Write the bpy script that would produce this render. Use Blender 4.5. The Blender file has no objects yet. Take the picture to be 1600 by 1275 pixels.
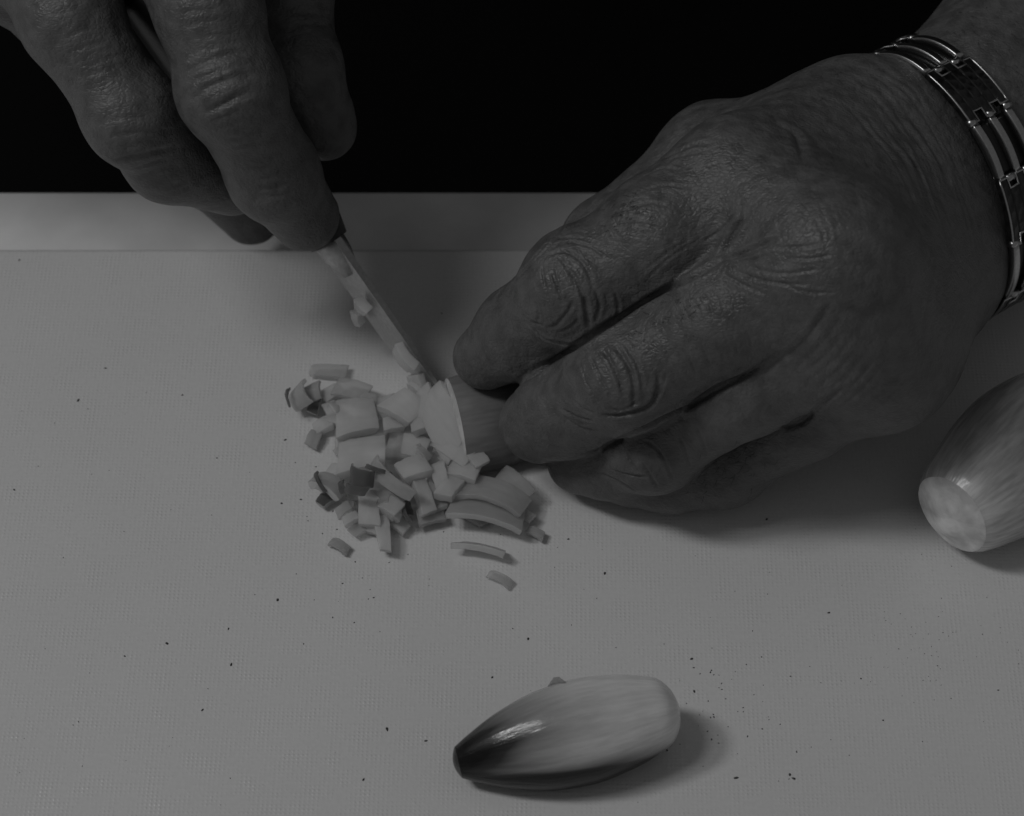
import bpy, bmesh, math, random
import numpy as np
from mathutils import Vector, Matrix

random.seed(7); rng = np.random.default_rng(7)
SC = bpy.context.scene
COL = SC.collection

# ------------------------------------------------------------------ camera, world, lamps, exposure
D = .75; EL = math.radians(50); F = 4500.0          # camera distance, elevation, focal length in photo pixels
CAM = np.array([0, -D*math.cos(EL), D*math.sin(EL)])
FW = np.array([0, math.cos(EL), -math.sin(EL)]); UP = np.array([0, math.sin(EL), math.cos(EL)]); RT = np.array([1., 0, 0])
cam = bpy.data.cameras.new('camera'); co = bpy.data.objects.new('camera', cam); COL.objects.link(co)
co.location = CAM; co.rotation_euler = (math.radians(90)-EL, 0, 0)
cam.sensor_width = 36; cam.lens = 36*F/1600; cam.clip_start = .02; cam.clip_end = 20
cam.dof.use_dof = True; cam.dof.focus_distance = .705; cam.dof.aperture_fstop = 18
SC.camera = co
SC.view_settings.view_transform = 'Standard'; SC.view_settings.look = 'None'
SC.view_settings.exposure = 0; SC.view_settings.gamma = 1
SC.cycles.max_bounces = 8
w = bpy.data.worlds.new('World'); SC.world = w; w.use_nodes = True
w.node_tree.nodes['Background'].inputs[0].default_value = (.5, .5, .5, 1)
w.node_tree.nodes['Background'].inputs[1].default_value = .185

def lamp(name, direction, dist, size, power, target=(0, -.01, .02)):
    l = bpy.data.lights.new(name, 'AREA'); l.shape = 'DISK'; l.size = size; l.energy = power
    o = bpy.data.objects.new(name, l); COL.objects.link(o)
    d = Vector(direction).normalized(); o.location = Vector(target)+d*dist
    o.rotation_euler = d.to_track_quat('Z', 'Y').to_euler()
    return o
lamp('ceiling_spot', (-.62, -.06, .77), 1.6, .24, 3.4)
lamp('ceiling_panel', (-.45, -.12, .87), 1.9, .40, 3.4)

# ------------------------------------------------------------------ helpers
def W(u, v, z):                                       # photo pixel + height -> place in the room
    d = FW+RT*(u-800)/F+UP*(637.5-v)/F
    return CAM+d*((z-CAM[2])/d[2])

def tag(o, label=None, cat=None, group=None, kind=None):
    if label: o['label'] = label
    if cat: o['category'] = cat
    if group: o['group'] = group
    if kind: o['kind'] = kind
    return o

def link(name, me, mats, parent=None, smooth=True):
    o = bpy.data.objects.new(name, me); COL.objects.link(o)
    for m in (mats if isinstance(mats, (list, tuple)) else [mats]):
        if m.name not in [x.name for x in me.materials]: me.materials.append(m)
    if smooth and len(me.polygons): me.polygons.foreach_set('use_smooth', np.ones(len(me.polygons), bool))
    if parent is not None: o.parent = parent
    return o

def empty(name, loc=(0, 0, 0)):
    o = bpy.data.objects.new(name, None); COL.objects.link(o); o.location = loc; o.empty_display_size = .01
    return o

def mesh(name, V, Fc):
    me = bpy.data.meshes.new(name); me.from_pydata([tuple(map(float, p)) for p in V], [], Fc); me.update(); return me

def fast_mesh(name, V, Q):
    me = bpy.data.meshes.new(name)
    n = len(V); q = len(Q)
    me.vertices.add(n); me.vertices.foreach_set('co', np.asarray(V, np.float32).ravel())
    me.loops.add(q*4); me.loops.foreach_set('vertex_index', np.asarray(Q, np.int32).ravel())
    me.polygons.add(q); me.polygons.foreach_set('loop_start', np.arange(q, dtype=np.int32)*4)
    me.update(calc_edges=True); me.validate()
    return me

def tube(pts, r, n=6, closed=False):
    pts = [np.asarray(p, float) for p in pts]; V = []; Fc = []; m = len(pts)
    rr = r if hasattr(r, '__len__') else [r]*m
    prev = None
    for i, p in enumerate(pts):
        a = pts[(i-1) % m] if closed else pts[max(i-1, 0)]; b = pts[(i+1) % m] if closed else pts[min(i+1, m-1)]
        t = b-a; t /= np.linalg.norm(t)+1e-12
        if prev is None:
            h = np.array([0, 0, 1.]) if abs(t[2]) < .9 else np.array([1., 0, 0])
        else: h = prev
        x = h-t*(h@t); x /= np.linalg.norm(x); prev = x; y = np.cross(t, x)
        for k in range(n):
            q = 2*math.pi*k/n; V.append(p+rr[i]*(math.cos(q)*x+math.sin(q)*y))
    for i in range(m if closed else m-1):
        for k in range(n):
            j = (i+1) % m
            Fc.append((i*n+k, i*n+(k+1) % n, j*n+(k+1) % n, j*n+k))
    if not closed: Fc += [tuple(range(n))[::-1], tuple(range((m-1)*n, m*n))]
    return V, Fc

def join(*vf):
    V = []; Fc = []
    for v, f in vf:
        o = len(V); V += list(v); Fc += [tuple(i+o for i in q) for q in f]
    return V, Fc

# ------------------------------------------------------------------ materials (the photograph is black and white, so all are greys)
class N:
    def __init__(s, name):
        s.m = bpy.data.materials.new(name); s.m.use_nodes = True; s.t = s.m.node_tree; s.b = s.t.nodes['Principled BSDF']
    def new(s, typ, **kw):
        n = s.t.nodes.new(typ)
        for k, v in kw.items():
            if k.startswith('i_'):
                key = k[2:]; key = int(key) if key.isdigit() else key.replace('_', ' ')
                n.inputs[key].default_value = v
            else: setattr(n, k, v)
        return n
    def l(s, a, b): s.t.links.new(a, b)
    def ramp(s, fac, stops):
        r = s.new('ShaderNodeValToRGB'); els = r.color_ramp.elements
        while len(els) < len(stops): els.new(.5)
        for e_, (p, g) in zip(els, stops): e_.position = p; e_.color = (g, g, g, 1)
        s.l(fac, r.inputs[0]); return r.outputs[0]
    def math(s, op, a, b=None):
        n = s.new('ShaderNodeMath', operation=op)
        for i, x in enumerate((a, b)):
            if x is None: continue
            if isinstance(x, (int, float)): n.inputs[i].default_value = x
            else: s.l(x, n.inputs[i])
        return n.outputs[0]
    def mix(s, fac, a, b, mode='MIX'):
        n = s.new('ShaderNodeMix', data_type='RGBA', blend_type=mode)
        for i, x in ((0, fac), (6, a), (7, b)):
            if isinstance(x, (int, float)):
                n.inputs[i].default_value = x if i == 0 else (x, x, x, 1)
            else: s.l(x, n.inputs[i])
        return n.outputs[2]
    def bump(s, h, strength, dist, prev=None):
        n = s.new('ShaderNodeBump'); n.inputs['Strength'].default_value = strength; n.inputs['Distance'].default_value = dist
        s.l(h, n.inputs['Height'])
        if prev is not None: s.l(prev, n.inputs['Normal'])
        return n.outputs[0]
    def set(s, **kw):
        for k, v in kw.items():
            i = s.b.inputs[k.replace('_', ' ')]
            if isinstance(v, (int, float)): i.default_value = (v, v, v, 1) if i.type == 'RGBA' else v
            elif isinstance(v, tuple): i.default_value = v
            else: s.l(v, i)
        return s.m

def skin_material(name, base):
    n = N(name); tc = n.new('ShaderNodeTexCoord').outputs['Object']
    mot = n.new('ShaderNodeTexNoise', i_Scale=55., i_Detail=5., i_Roughness=.6); n.l(tc, mot.inputs[0])
    spot = n.new('ShaderNodeTexNoise', i_Scale=260., i_Detail=3.); n.l(tc, spot.inputs[0])
    c = n.ramp(mot.outputs[0], [(.3, base*.82), (.7, base*1.16)])
    c = n.mix(.35, c, n.ramp(spot.outputs[0], [(.36, base*.45), (.62, base*1.4)]))
    # fine skin cells, crossed hatch lines and pores
    warp = n.new('ShaderNodeTexNoise', i_Scale=300., i_Detail=2.); n.l(tc, warp.inputs[0])
    ad = n.new('ShaderNodeVectorMath', operation='MULTIPLY_ADD'); n.l(warp.outputs[1], ad.inputs[0]); ad.inputs[1].default_value = (.0016,)*3; n.l(tc, ad.inputs[2])
    mp = n.new('ShaderNodeMapping'); mp.inputs['Rotation'].default_value = (.2, .3, .65); mp.inputs['Scale'].default_value = (560, 1050, 900); n.l(ad.outputs[0], mp.inputs[0])
    v = n.new('ShaderNodeTexVoronoi', feature='DISTANCE_TO_EDGE', i_Scale=1.); n.l(mp.outputs[0], v.inputs[0])
    cell = n.ramp(v.outputs['Distance'], [(0, 0.), (.22, 1.)])
    wav = n.new('ShaderNodeTexNoise', i_Scale=1., i_Detail=3.)
    mp2 = n.new('ShaderNodeMapping'); mp2.inputs['Rotation'].default_value = (.4, .2, -.65); mp2.inputs['Scale'].default_value = (400, 380, 300); n.l(tc, mp2.inputs[0]); n.l(mp2.outputs[0], wav.inputs[0])
    fine = n.new('ShaderNodeTexNoise', i_Scale=2600., i_Detail=2.); n.l(tc, fine.inputs[0])
    b = n.bump(wav.outputs[0], .55, .0011)
    b = n.bump(cell, .36, .00022, b)
    b = n.bump(fine.outputs[0], .3, .00012, b)
    return n.set(Base_Color=c, Roughness=n.ramp(spot.outputs[0], [(.3, .40), (.7, .55)]), Normal=b, Specular_IOR_Level=.5, Subsurface_Weight=.12, Subsurface_Radius=(.003, .003, .003), Subsurface_Scale=1.)

def plain(name, g, rough=.5, metal=0., bump=None, spec=.5):
    n = N(name); kw = {}
    tc = n.new('ShaderNodeTexCoord').outputs['Object']
    ns = n.new('ShaderNodeTexNoise', i_Scale=(bump[0] if bump else 300.), i_Detail=4.); n.l(tc, ns.inputs[0])
    if bump: kw['Normal'] = n.bump(ns.outputs[0], bump[1], bump[2])
    return n.set(Base_Color=n.ramp(ns.outputs[0], [(.3, g*.88), (.7, g*1.1)]), Roughness=rough, Metallic=metal, Specular_IOR_Level=spec, **kw)

SKIN = skin_material('skin', .103)
BLACKCLOTH = plain('black_cloth', .006, .9, bump=(900., .4, .0006), spec=.1)
STEEL = plain('brushed_steel', .5, .3, 1., bump=(1500., .15, .0001))
BLADE = plain('blade_steel', .5, .5, 1., bump=(900., .1, .0001))
BLACKPLATE = plain('black_plate', .008, .28)
HANDLE = plain('black_handle', .012, .4)
HAIR = plain('dark_hair', .02, .5)
CRUMB = plain('dark_crumb', .04, .7)

def carbon():
    n = N('woven_black_inlay'); tc = n.new('ShaderNodeTexCoord').outputs['Object']
    ck = n.new('ShaderNodeTexVoronoi', i_Scale=480.); n.l(tc, ck.inputs[0])
    return n.set(Base_Color=n.ramp(ck.outputs[0], [(.2, .004), (.7, .014)]), Normal=n.bump(ck.outputs[0], .5, .0006), Roughness=.3)
CARBON = carbon()

def board_mat():
    n = N('white_plastic'); tc = n.new('ShaderNodeTexCoord').outputs['Object']
    sp = n.new('ShaderNodeSeparateXYZ')
    mp = n.new('ShaderNodeMapping'); mp.inputs['Rotation'].default_value = (0, 0, .012); n.l(tc, mp.inputs[0]); n.l(mp.outputs[0], sp.inputs[0])
    k = 2*math.pi/.00108
    sx = n.math('SINE', n.math('MULTIPLY', sp.outputs[0], k)); sy = n.math('SINE', n.math('MULTIPLY', sp.outputs[1], k))
    h = n.math('MAXIMUM', n.math('MULTIPLY', n.math('ADD', sx, sy), .5), 0.)
    wear = n.new('ShaderNodeTexNoise', i_Scale=160., i_Detail=4., i_Roughness=.7); n.l(tc, wear.inputs[0])
    wf = n.ramp(wear.outputs[0], [(.40, .0), (.66, 1.)])
    h = n.math('MULTIPLY', h, wf)
    big = n.new('ShaderNodeTexNoise', i_Scale=14., i_Detail=3.); n.l(tc, big.inputs[0])
    c = n.ramp(big.outputs[0], [(.3, .70), (.7, .74)])
    g = n.new('ShaderNodeTexNoise', i_Scale=900., i_Detail=2.); n.l(tc, g.inputs[0])
    c = n.mix(.10, c, n.ramp(g.outputs[0], [(.35, .55), (.65, .85)]))
    return n.set(Base_Color=c, Roughness=.27, Normal=n.bump(h, .5, .00022), Specular_IOR_Level=.5)
BOARD = board_mat()
COUNTER = plain('white_counter', .86, .45, bump=(40., .05, .001))

def flesh(name, g, clear=.40):
    n = N(name); tc = n.new('ShaderNodeTexCoord').outputs['Object']
    mp = n.new('ShaderNodeMapping'); mp.inputs['Scale'].default_value = (160, 700, 600); n.l(tc, mp.inputs[0])
    st = n.new('ShaderNodeTexNoise', i_Scale=1., i_Detail=3.); n.l(mp.outputs[0], st.inputs[0])
    c = n.ramp(st.outputs[0], [(.32, g*.93), (.68, min(.93, g*1.05))])
    b = n.bump(st.outputs[0], .2, .0003)
    m = n.set(Base_Color=c, Roughness=.25, Normal=n.bump(n.new('ShaderNodeTexNoise', i_Scale=520., i_Detail=3.).outputs[0], .55, .0006, b), Subsurface_Weight=.6, Subsurface_Radius=(.006, .006, .006), Subsurface_Scale=1., Specular_IOR_Level=.5)
    tr = n.new('ShaderNodeBsdfTransparent'); mx = n.new('ShaderNodeMixShader'); mx.inputs[0].default_value = clear   # wet, see-through flesh
    n.l(n.b.outputs[0], mx.inputs[1]); n.l(tr.outputs[0], mx.inputs[2]); n.l(mx.outputs[0], n.t.nodes['Material Output'].inputs[0])
    return m
FLESH = flesh('shallot_flesh', .92, .36); FLESHGREY = flesh('translucent_flesh', .74, .5); FSKIN = flesh('shallot_skin_side', .50, .2); FDARK = flesh('dark_shallot_skin', .10, .05)

def shallot_mat(name, stops, streak, flank=9.):
    # local X runs along the bulb; stops: (x / length, grey)
    n = N(name); tc = n.new('ShaderNodeTexCoord').outputs['Object']
    sp = n.new('ShaderNodeSeparateXYZ'); n.l(tc, sp.inputs[0])
    ang = n.math('ARCTAN2', sp.outputs[1], sp.outputs[2])
    cs = n.math('COSINE', ang); sn = n.math('SINE', ang)
    cb = n.new('ShaderNodeCombineXYZ'); n.l(n.math('MULTIPLY', sp.outputs[0], 14.), cb.inputs[0]); n.l(n.math('MULTIPLY', cs, 1.), cb.inputs[1]); n.l(n.math('MULTIPLY', sn, 1.), cb.inputs[2])
    broad = n.new('ShaderNodeTexNoise', i_Scale=1.7, i_Detail=2.); n.l(cb.outputs[0], broad.inputs[0])
    finev = n.new('ShaderNodeTexNoise', i_Scale=11., i_Detail=4.); n.l(cb.outputs[0], finev.inputs[0])
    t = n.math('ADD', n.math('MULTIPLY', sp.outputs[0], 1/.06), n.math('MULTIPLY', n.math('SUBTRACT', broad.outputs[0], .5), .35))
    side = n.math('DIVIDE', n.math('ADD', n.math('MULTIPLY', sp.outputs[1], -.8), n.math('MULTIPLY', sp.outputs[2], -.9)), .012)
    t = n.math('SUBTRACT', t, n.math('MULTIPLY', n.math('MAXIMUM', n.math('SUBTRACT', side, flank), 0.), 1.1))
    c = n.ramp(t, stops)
    c = n.mix(streak, c, n.mix(1., c, n.ramp(finev.outputs[0], [(.34, .35), (.66, 1.35)]), 'MULTIPLY'))
    c = n.mix(streak, c, n.mix(1., c, n.ramp(broad.outputs[0], [(.36, .4), (.6, 1.2)]), 'MULTIPLY'))
    cr = n.new('ShaderNodeTexNoise', i_Scale=420., i_Detail=3.); n.l(tc, cr.inputs[0])
    b = n.bump(finev.outputs[0], .25, .0006); b = n.bump(cr.outputs[0], .25, .0003, b)
    return n.set(Base_Color=c, Roughness=.2, Normal=b, Subsurface_Weight=.2, Subsurface_Radius=(.003, .003, .003), Subsurface_Scale=1.)
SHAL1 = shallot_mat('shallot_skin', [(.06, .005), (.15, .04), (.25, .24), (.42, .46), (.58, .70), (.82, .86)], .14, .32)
SHAL2 = shallot_mat('brown_shallot_skin', [(0, .74), (.10, .62), (.3, .48), (.6, .40), (.9, .32)], .35)
SHAL3 = shallot_mat('shaded_shallot_skin', [(0, .26), (.25, .16), (.6, .12), (1., .10)], .2)  # shade of the hand put into the skin colour, deeper away from the cut

def cut_mat():
    n = N('cut_shallot_face'); tc = n.new('ShaderNodeTexCoord').outputs['Object']
    sp = n.new('ShaderNodeSeparateXYZ'); n.l(tc, sp.inputs[0])
    ns = n.new('ShaderNodeTexNoise', i_Scale=260., i_Detail=3.); n.l(tc, ns.inputs[0]); pt = n.new('ShaderNodeTexNoise', i_Scale=150., i_Detail=4.); n.l(tc, pt.inputs[0])
    r = n.math('SQRT', n.math('ADD', n.math('POWER', sp.outputs[1], 2.), n.math('POWER', sp.outputs[2], 2.))); r = n.math('ADD', r, n.math('MULTIPLY', n.new('ShaderNodeTexNoise', i_Scale=1.).outputs[0], 0.))
    rr = n.math('SINE', n.math('ADD', n.math('MULTIPLY', r, 2*math.pi/.0024), n.math('MULTIPLY', ns.outputs[0], 9.)))
    c = n.ramp(n.math('MULTIPLY_ADD' if False else 'ADD', n.math('MULTIPLY', rr, .25), .5), [(.2, .815), (.8, .83)]); c = n.mix(.8, c, n.ramp(pt.outputs[0], [(.36, .50), (.62, .88)]))
    return n.set(Base_Color=c, Roughness=.25, Normal=n.bump(n.math('ADD', n.math('MULTIPLY', rr, .06), n.math('MULTIPLY', ns.outputs[0], 3.)), .35, .0005), Subsurface_Weight=.4, Subsurface_Radius=(.004, .004, .004), Subsurface_Scale=1.)
CUT = cut_mat()

# ------------------------------------------------------------------ setting: counter and board
def slab(x0, x1, y0, y1, z0, z1, bev, seg=4):
    bm = bmesh.new(); bmesh.ops.create_cube(bm, size=1)
    for v in bm.verts: v.co = ((x0+x1)/2+v.co.x*(x1-x0), (y0+y1)/2+v.co.y*(y1-y0), (z0+z1)/2+v.co.z*(z1-z0))
    bmesh.ops.bevel(bm, geom=bm.edges[:], offset=bev, segments=seg, profile=.5, affect='EDGES')
    me = bpy.data.meshes.new('slab'); bm.to_mesh(me); bm.free(); return me
def flatnormals(o):
    m = o.modifiers.new('normals', 'WEIGHTED_NORMAL'); m.keep_sharp = True
c = link('counter', slab(-.75, .75, -.60, .0935, -.057, -.0152, .0012), COUNTER); flatnormals(c); tag(c, kind='structure')
b = link('cutting_board', slab(-.27, .25, -.22, .0575, -.015, 0, .0022), BOARD); flatnormals(b)
tag(b, 'white plastic cutting board with fine dotted texture under the hands and shallots', 'cutting board')

# ------------------------------------------------------------------ hands: distance fields turned into one continuous skin each
def smin(a, b, k):
    h = np.maximum(k-np.abs(a-b), 0)/k
    return np.minimum(a, b)-h*h*k*.25
F4 = lambda x: np.asarray(x, np.float32)
def chunked(f):
    def g(P):
        P = np.ascontiguousarray(P, np.float32)
        if len(P) <= 24000: return f(P)
        return np.concatenate([f(P[i:i+24000]) for i in range(0, len(P), 24000)])
    return g
def norm3(q): return np.sqrt(q[:, 0]*q[:, 0]+q[:, 1]*q[:, 1]+q[:, 2]*q[:, 2])
def ball(P, c, r): return norm3(P-F4(c))-np.float32(r)
def cone(P, a, b, ra, rb):
    a = F4(a); b = F4(b); ra = np.float32(ra); rb = np.float32(rb)
    ab = b-a; t = np.clip(((P-a)@ab)/(ab@ab), 0, 1)
    return norm3(P-a-t[:, None]*ab)-(ra+(rb-ra)*t)
def ellcone(P, a, b, X, Y, ra, rb):                    # elliptic tapered limb; ra, rb = (half width along X, along Y)
    a = F4(a); b = F4(b); X = F4(X); Y = F4(Y); ab = b-a; L = np.linalg.norm(ab); ax = ab/L; q = P-a
    s = q@ax; t = np.clip(s/L, 0, 1)
    wx = ra[0]+(rb[0]-ra[0])*t; wy = ra[1]+(rb[1]-ra[1])*t
    x = q@X; y = q@Y; e_ = np.maximum(np.maximum(-s, s-L), 0)
    k0 = np.sqrt((x/wx)**2+(y/wy)**2)+1e-9; k1 = np.sqrt((x/wx**2)**2+(y/wy**2)**2)+1e-9
    d = np.where(k0 < 1e-3, -np.minimum(wx, wy), k0*(k0-1)/k1)
    return np.where(e_ > 0, np.sqrt(np.maximum(d, 0)**2+e_**2)+np.minimum(d, 0)*0, d)
def chain(P, J, k=.004):
    d = None
    for (a, ra), (b_, rb) in zip(J[:-1], J[1:]):
        c_ = cone(P, a, b_, ra, rb); d = c_ if d is None else smin(d, c_, k)
    return d

def surface(f, lo, hi, h, name):
    lo = np.array(lo); B = 8
    nb = np.ceil((np.array(hi)-lo)/(h*B)).astype(int); n = nb*B
    bi = np.stack(np.meshgrid(*[np.arange(k) for k in nb], indexing='ij'), -1).reshape(-1, 3)
    cd = f(lo+(bi*B+B/2-.5)*h).astype(np.float32)
    G = np.repeat(np.repeat(np.repeat(cd.reshape(nb), B, 0), B, 1), B, 2)
    act = bi[np.abs(cd) < h*B*.87+.0035]
    off = np.stack(np.meshgrid(*[np.arange(B)]*3, indexing='ij'), -1).reshape(-1, 3)
    for i in range(0, len(act), 600):
        a = act[i:i+600]; idx = (a[:, None]*B+off).reshape(-1, 3)
        G[idx[:, 0], idx[:, 1], idx[:, 2]] = f(lo+idx*h)
    S = G < 0
    cnt = sum(S[i:n[0]-1+i, j:n[1]-1+j, k:n[2]-1+k].astype(np.int8) for i in (0, 1) for j in (0, 1) for k in (0, 1))
    cell = np.argwhere((cnt > 0) & (cnt < 8))
    acc = np.zeros((len(cell), 3)); num = np.zeros(len(cell))
    corners = [(i, j, k) for i in (0, 1) for j in (0, 1) for k in (0, 1)]
    for p in corners:
        for ax in range(3):
            if p[ax]: continue
            q = list(p); q[ax] = 1
            cp = cell+p; cq = cell+q
            g0 = G[cp[:, 0], cp[:, 1], cp[:, 2]]; g1 = G[cq[:, 0], cq[:, 1], cq[:, 2]]
            x = (g0 < 0) != (g1 < 0); t = np.where(x, g0/np.where(x, g0-g1, 1), 0)
            pt = np.array(p, float)+t[:, None]*np.eye(3)[ax]
            acc += np.where(x[:, None], pt, 0); num += x
    V = lo+(cell+acc/num[:, None])*h
    ID = np.full(n-1, -1, np.int32); ID[cell[:, 0], cell[:, 1], cell[:, 2]] = np.arange(len(cell))
    Q = []
    for ax in range(3):
        sl0 = [slice(1, n[k]-1) for k in range(3)]; sl1 = list(sl0); sl0[ax] = slice(0, n[ax]-1); sl1[ax] = slice(1, n[ax])
        s0 = S[tuple(sl0)]; s1 = S[tuple(sl1)]
        e_ = np.argwhere(s0 != s1)
        sgn = s0[e_[:, 0], e_[:, 1], e_[:, 2]]
        o = np.ones(3, int); o[ax] = 0; e_ = e_+o
        u, v = (ax+1) % 3, (ax+2) % 3
        U = np.eye(3, dtype=int)[u]; Vv = np.eye(3, dtype=int)[v]
        ids = [ID[tuple((e_-d).T)] for d in (U*0, U, U+Vv, Vv)]
        q = np.stack(ids, 1); q[~sgn] = q[~sgn][:, ::-1]
        Q.append(q[(q >= 0).all(1)])
    Q = np.concatenate(Q)
    for _ in range(2):                                 # pull onto the true surface
        d, g = fgrad(f, V); V = V-np.clip(d, -h, h)[:, None]*g
    return V, Q
def fgrad(f, V, e_=.0003):
    d = f(V); g = np.stack([f(V+np.eye(3)[k]*e_)-d for k in range(3)], 1)/e_
    return d, g/(np.linalg.norm(g, axis=1, keepdims=True)+1e-9)

def shoot(f, uv, tmin=.45):                            # from the camera through photo pixels onto the skin
    uv = np.asarray(uv, float)
    d = FW+np.outer((uv[:, 0]-800)/F, RT)+np.outer((637.5-uv[:, 1])/F, UP); d /= np.linalg.norm(d, axis=1, keepdims=True)
    t = np.full(len(uv), tmin)
    for _ in range(60): t += np.clip(f(CAM+d*t[:, None]), -.01, .03)*.85
    p = CAM+d*t[:, None]; return p, np.abs(f(p)) < .001
def densify(pts, step=4.):
    pts = np.asarray(pts, float); out = [pts[0]]
    if len(pts) > 2:                                   # smooth the polyline (Catmull-Rom)
        P = np.vstack([2*pts[0]-pts[1], pts, 2*pts[-1]-pts[-2]]); out = []
        for i in range(1, len(P)-2):
            m = max(2, int(np.linalg.norm(P[i+1]-P[i])/step))
            for t in np.arange(m)/m:
                a, b_, c_, d = P[i-1], P[i], P[i+1], P[i+2]
                out.append(.5*((2*b_)+(-a+c_)*t+(2*a-5*b_+4*c_-d)*t*t+(-a+3*b_-3*c_+d)*t**3))
        out.append(pts[-1])
    else:
        m = max(2, int(np.linalg.norm(pts[1]-pts[0])/step)); out = [pts[0]+(pts[1]-pts[0])*k/m for k in range(m+1)]
    return np.array(out)
def grooves(f, V, lines):                              # lines: (pixels, half width mm, depth mm)
    disp = np.zeros(len(V)); order = np.argsort(V[:, 0]); VX = V[order, 0]
    UVS = [densify(l_[0]) for l_ in lines]; PA, OKA = shoot(f, np.concatenate(UVS)); at = 0
    for (pts, wd, dp), uv in zip(lines, UVS):
        p, ok = PA[at:at+len(uv)], OKA[at:at+len(uv)]; at += len(uv)
        if ok.sum() < 3: continue
        tt = np.linspace(0, 1, len(uv)); p = p[ok]; tt = tt[ok]
        wd = wd*.001; dp = dp*.001; R = wd*5
        lo = p.min(0)-R; hi = p.max(0)+R
        m = order[np.searchsorted(VX, lo[0]):np.searchsorted(VX, hi[0])]; vm = V[m]; m = m[((vm > lo) & (vm < hi)).all(1)]; VM = V[m]
        if not len(m): continue
        best = np.full(len(m), 1e9); bt = np.zeros(len(m))
        for i in range(len(p)-1):
            ab = p[i+1]-p[i]; L2 = ab@ab
            if L2 > .000036 or L2 < 1e-14: continue
            t = np.clip(((VM-p[i])@ab)/L2, 0, 1); dd = norm3(VM-p[i]-t[:, None]*ab)
            k = dd < best; best[k] = dd[k]; bt[k] = tt[i]+(tt[i+1]-tt[i])*t[k]
        tap = np.clip(np.minimum(bt, 1-bt)*5, 0, 1)**.7
        disp[m] += tap*dp*(-np.exp(-(best/wd)**2)+.32*np.exp(-((best-2.3*wd)/(1.2*wd))**2))
    return disp
def vnoise(V, freq, seed):                             # cheap smooth noise from a few random waves
    r = np.random.default_rng(seed); s = np.zeros(len(V))
    for _ in range(10):
        k = r.normal(size=3); k = k/np.linalg.norm(k)*freq*r.uniform(.6, 1.5); s += np.sin(V@k+r.uniform(0, 6.28))
    return s/10

def J(u, v, z, r): return (W(u, v, z), r)

# --- the hand on the right side of the photo (steadies the shallot) ---
WC = W(1468, 283, .046)                                # wrist centre
WN = np.array([.55, -.405, .731]); WN /= np.linalg.norm(WN)
WL = np.array([.40, -.63, -.65]); WL -= WN*(WL@WN); WL /= np.linalg.norm(WL)
WA = np.cross(WN, WL)                                  # along the forearm, away from the hand
iM, mM, rM, pM = J(1152, 280, .081, .0122), J(1300, 402, .083, .0138), J(1335, 505, .068, .0125), J(1385, 575, .052, .0118)
INDEX = [iM, J(1036, 368, .0735, .0147), J(904, 448, .062, .0125), J(816, 520, .040, .0112), J(760, 558, .027, .0084)]
MIDDLE = [mM, J(1138, 490, .068, .0131), J(982, 586, .050, .0124), J(882, 640, .031, .0115), J(842, 662, .022, .0100)]
RING = [rM, J(1170, 598, .048, .0122), J(1021, 695, .026, .0106), J(955, 714, .015, .0100), J(907, 720, .0105, .0086)]
PINKY = [pM, J(1265, 648, .032, .0104), J(1130, 722, .0145, .0100), J(1050, 742, .0105, .0090), J(985, 743, .0095, .0080)]
THUMB = [(WC-WL*.018-WA*.028-WN*.006, .0150), J(1120, 255, .042, .0140), J(950, 380, .030, .0115), J(850, 500, .018, .009)]
@chunked
def f_left(P):
    palm = ellcone(P, WC-WA*.014, WC+WA*.165, WL, WN, (.0325, .0215), (.036, .030))
    palm = smin(palm, cone(P, WC+WA*.026-WL*.014, WC+WA*.150-WL*.040, .0235, .040), .006)
    for (m, r), o in ((iM, -.021), (mM, -.007), (rM, .008), (pM, .019)):
        a = WC-WA*.020+WL*o
        palm = smin(palm, cone(P, a, m, .0165, r), .014)
        palm = smin(palm, cone(P, a-WN*.009, m-WN*.010+(a-m)*.25, .013, .011), .012)
    palm = smin(palm, cone(P, WC-WA*.02+WL*.019-WN*.004, pM[0]-WN*.006+WA*.012, .0130, .0118), .012)   # outer edge of the palm
    palm = smin(palm, chain(P, THUMB[:2]), .014)
    palm = smin(palm, ball(P, mM[0]+WN*.0005, .0142), .012)
    for (p, ra), (q, rb) in ((iM, mM), (mM, rM), (rM, pM)):        # the back of the hand between the knuckles
        palm = smin(palm, cone(P, p-WN*.001, q-WN*.001, ra*.90, rb*.90), .010)
        palm = smin(palm, cone(P, (p+q)/2-WN*.001, WC-WA*.02, .0125, .016), .012)
    d = None
    for Fg, kk in ((INDEX, .011), (MIDDLE, .010), (RING, .009), (PINKY, .009)):
        x = chain(P, Fg, .0045)
        x = smin(x, ball(P, Fg[2][0]+np.array([0, -.0006, .0006]), Fg[2][1]*(1.0 if Fg is MIDDLE or Fg is INDEX else .93)), .006)
        x = smin(palm, x, kk)
        d = x if d is None else smin(d, x, .0016)
    return smin(d, smin(palm, chain(P, THUMB), .008), .0015)

LC = [([(1134, 402), (1080, 434), (1010, 470), (930, 522), (870, 562), (800, 607)], .8, 1.5),         # where the fingers press together
      ([(1228, 548), (1150, 592), (1080, 630), (1000, 670), (930, 702), (880, 722)], .8, 1.2)]
def add(*pts, w=.42, d=.42):
    w *= .8; d *= 1.1; LC.append((pts, w, d))
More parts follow.
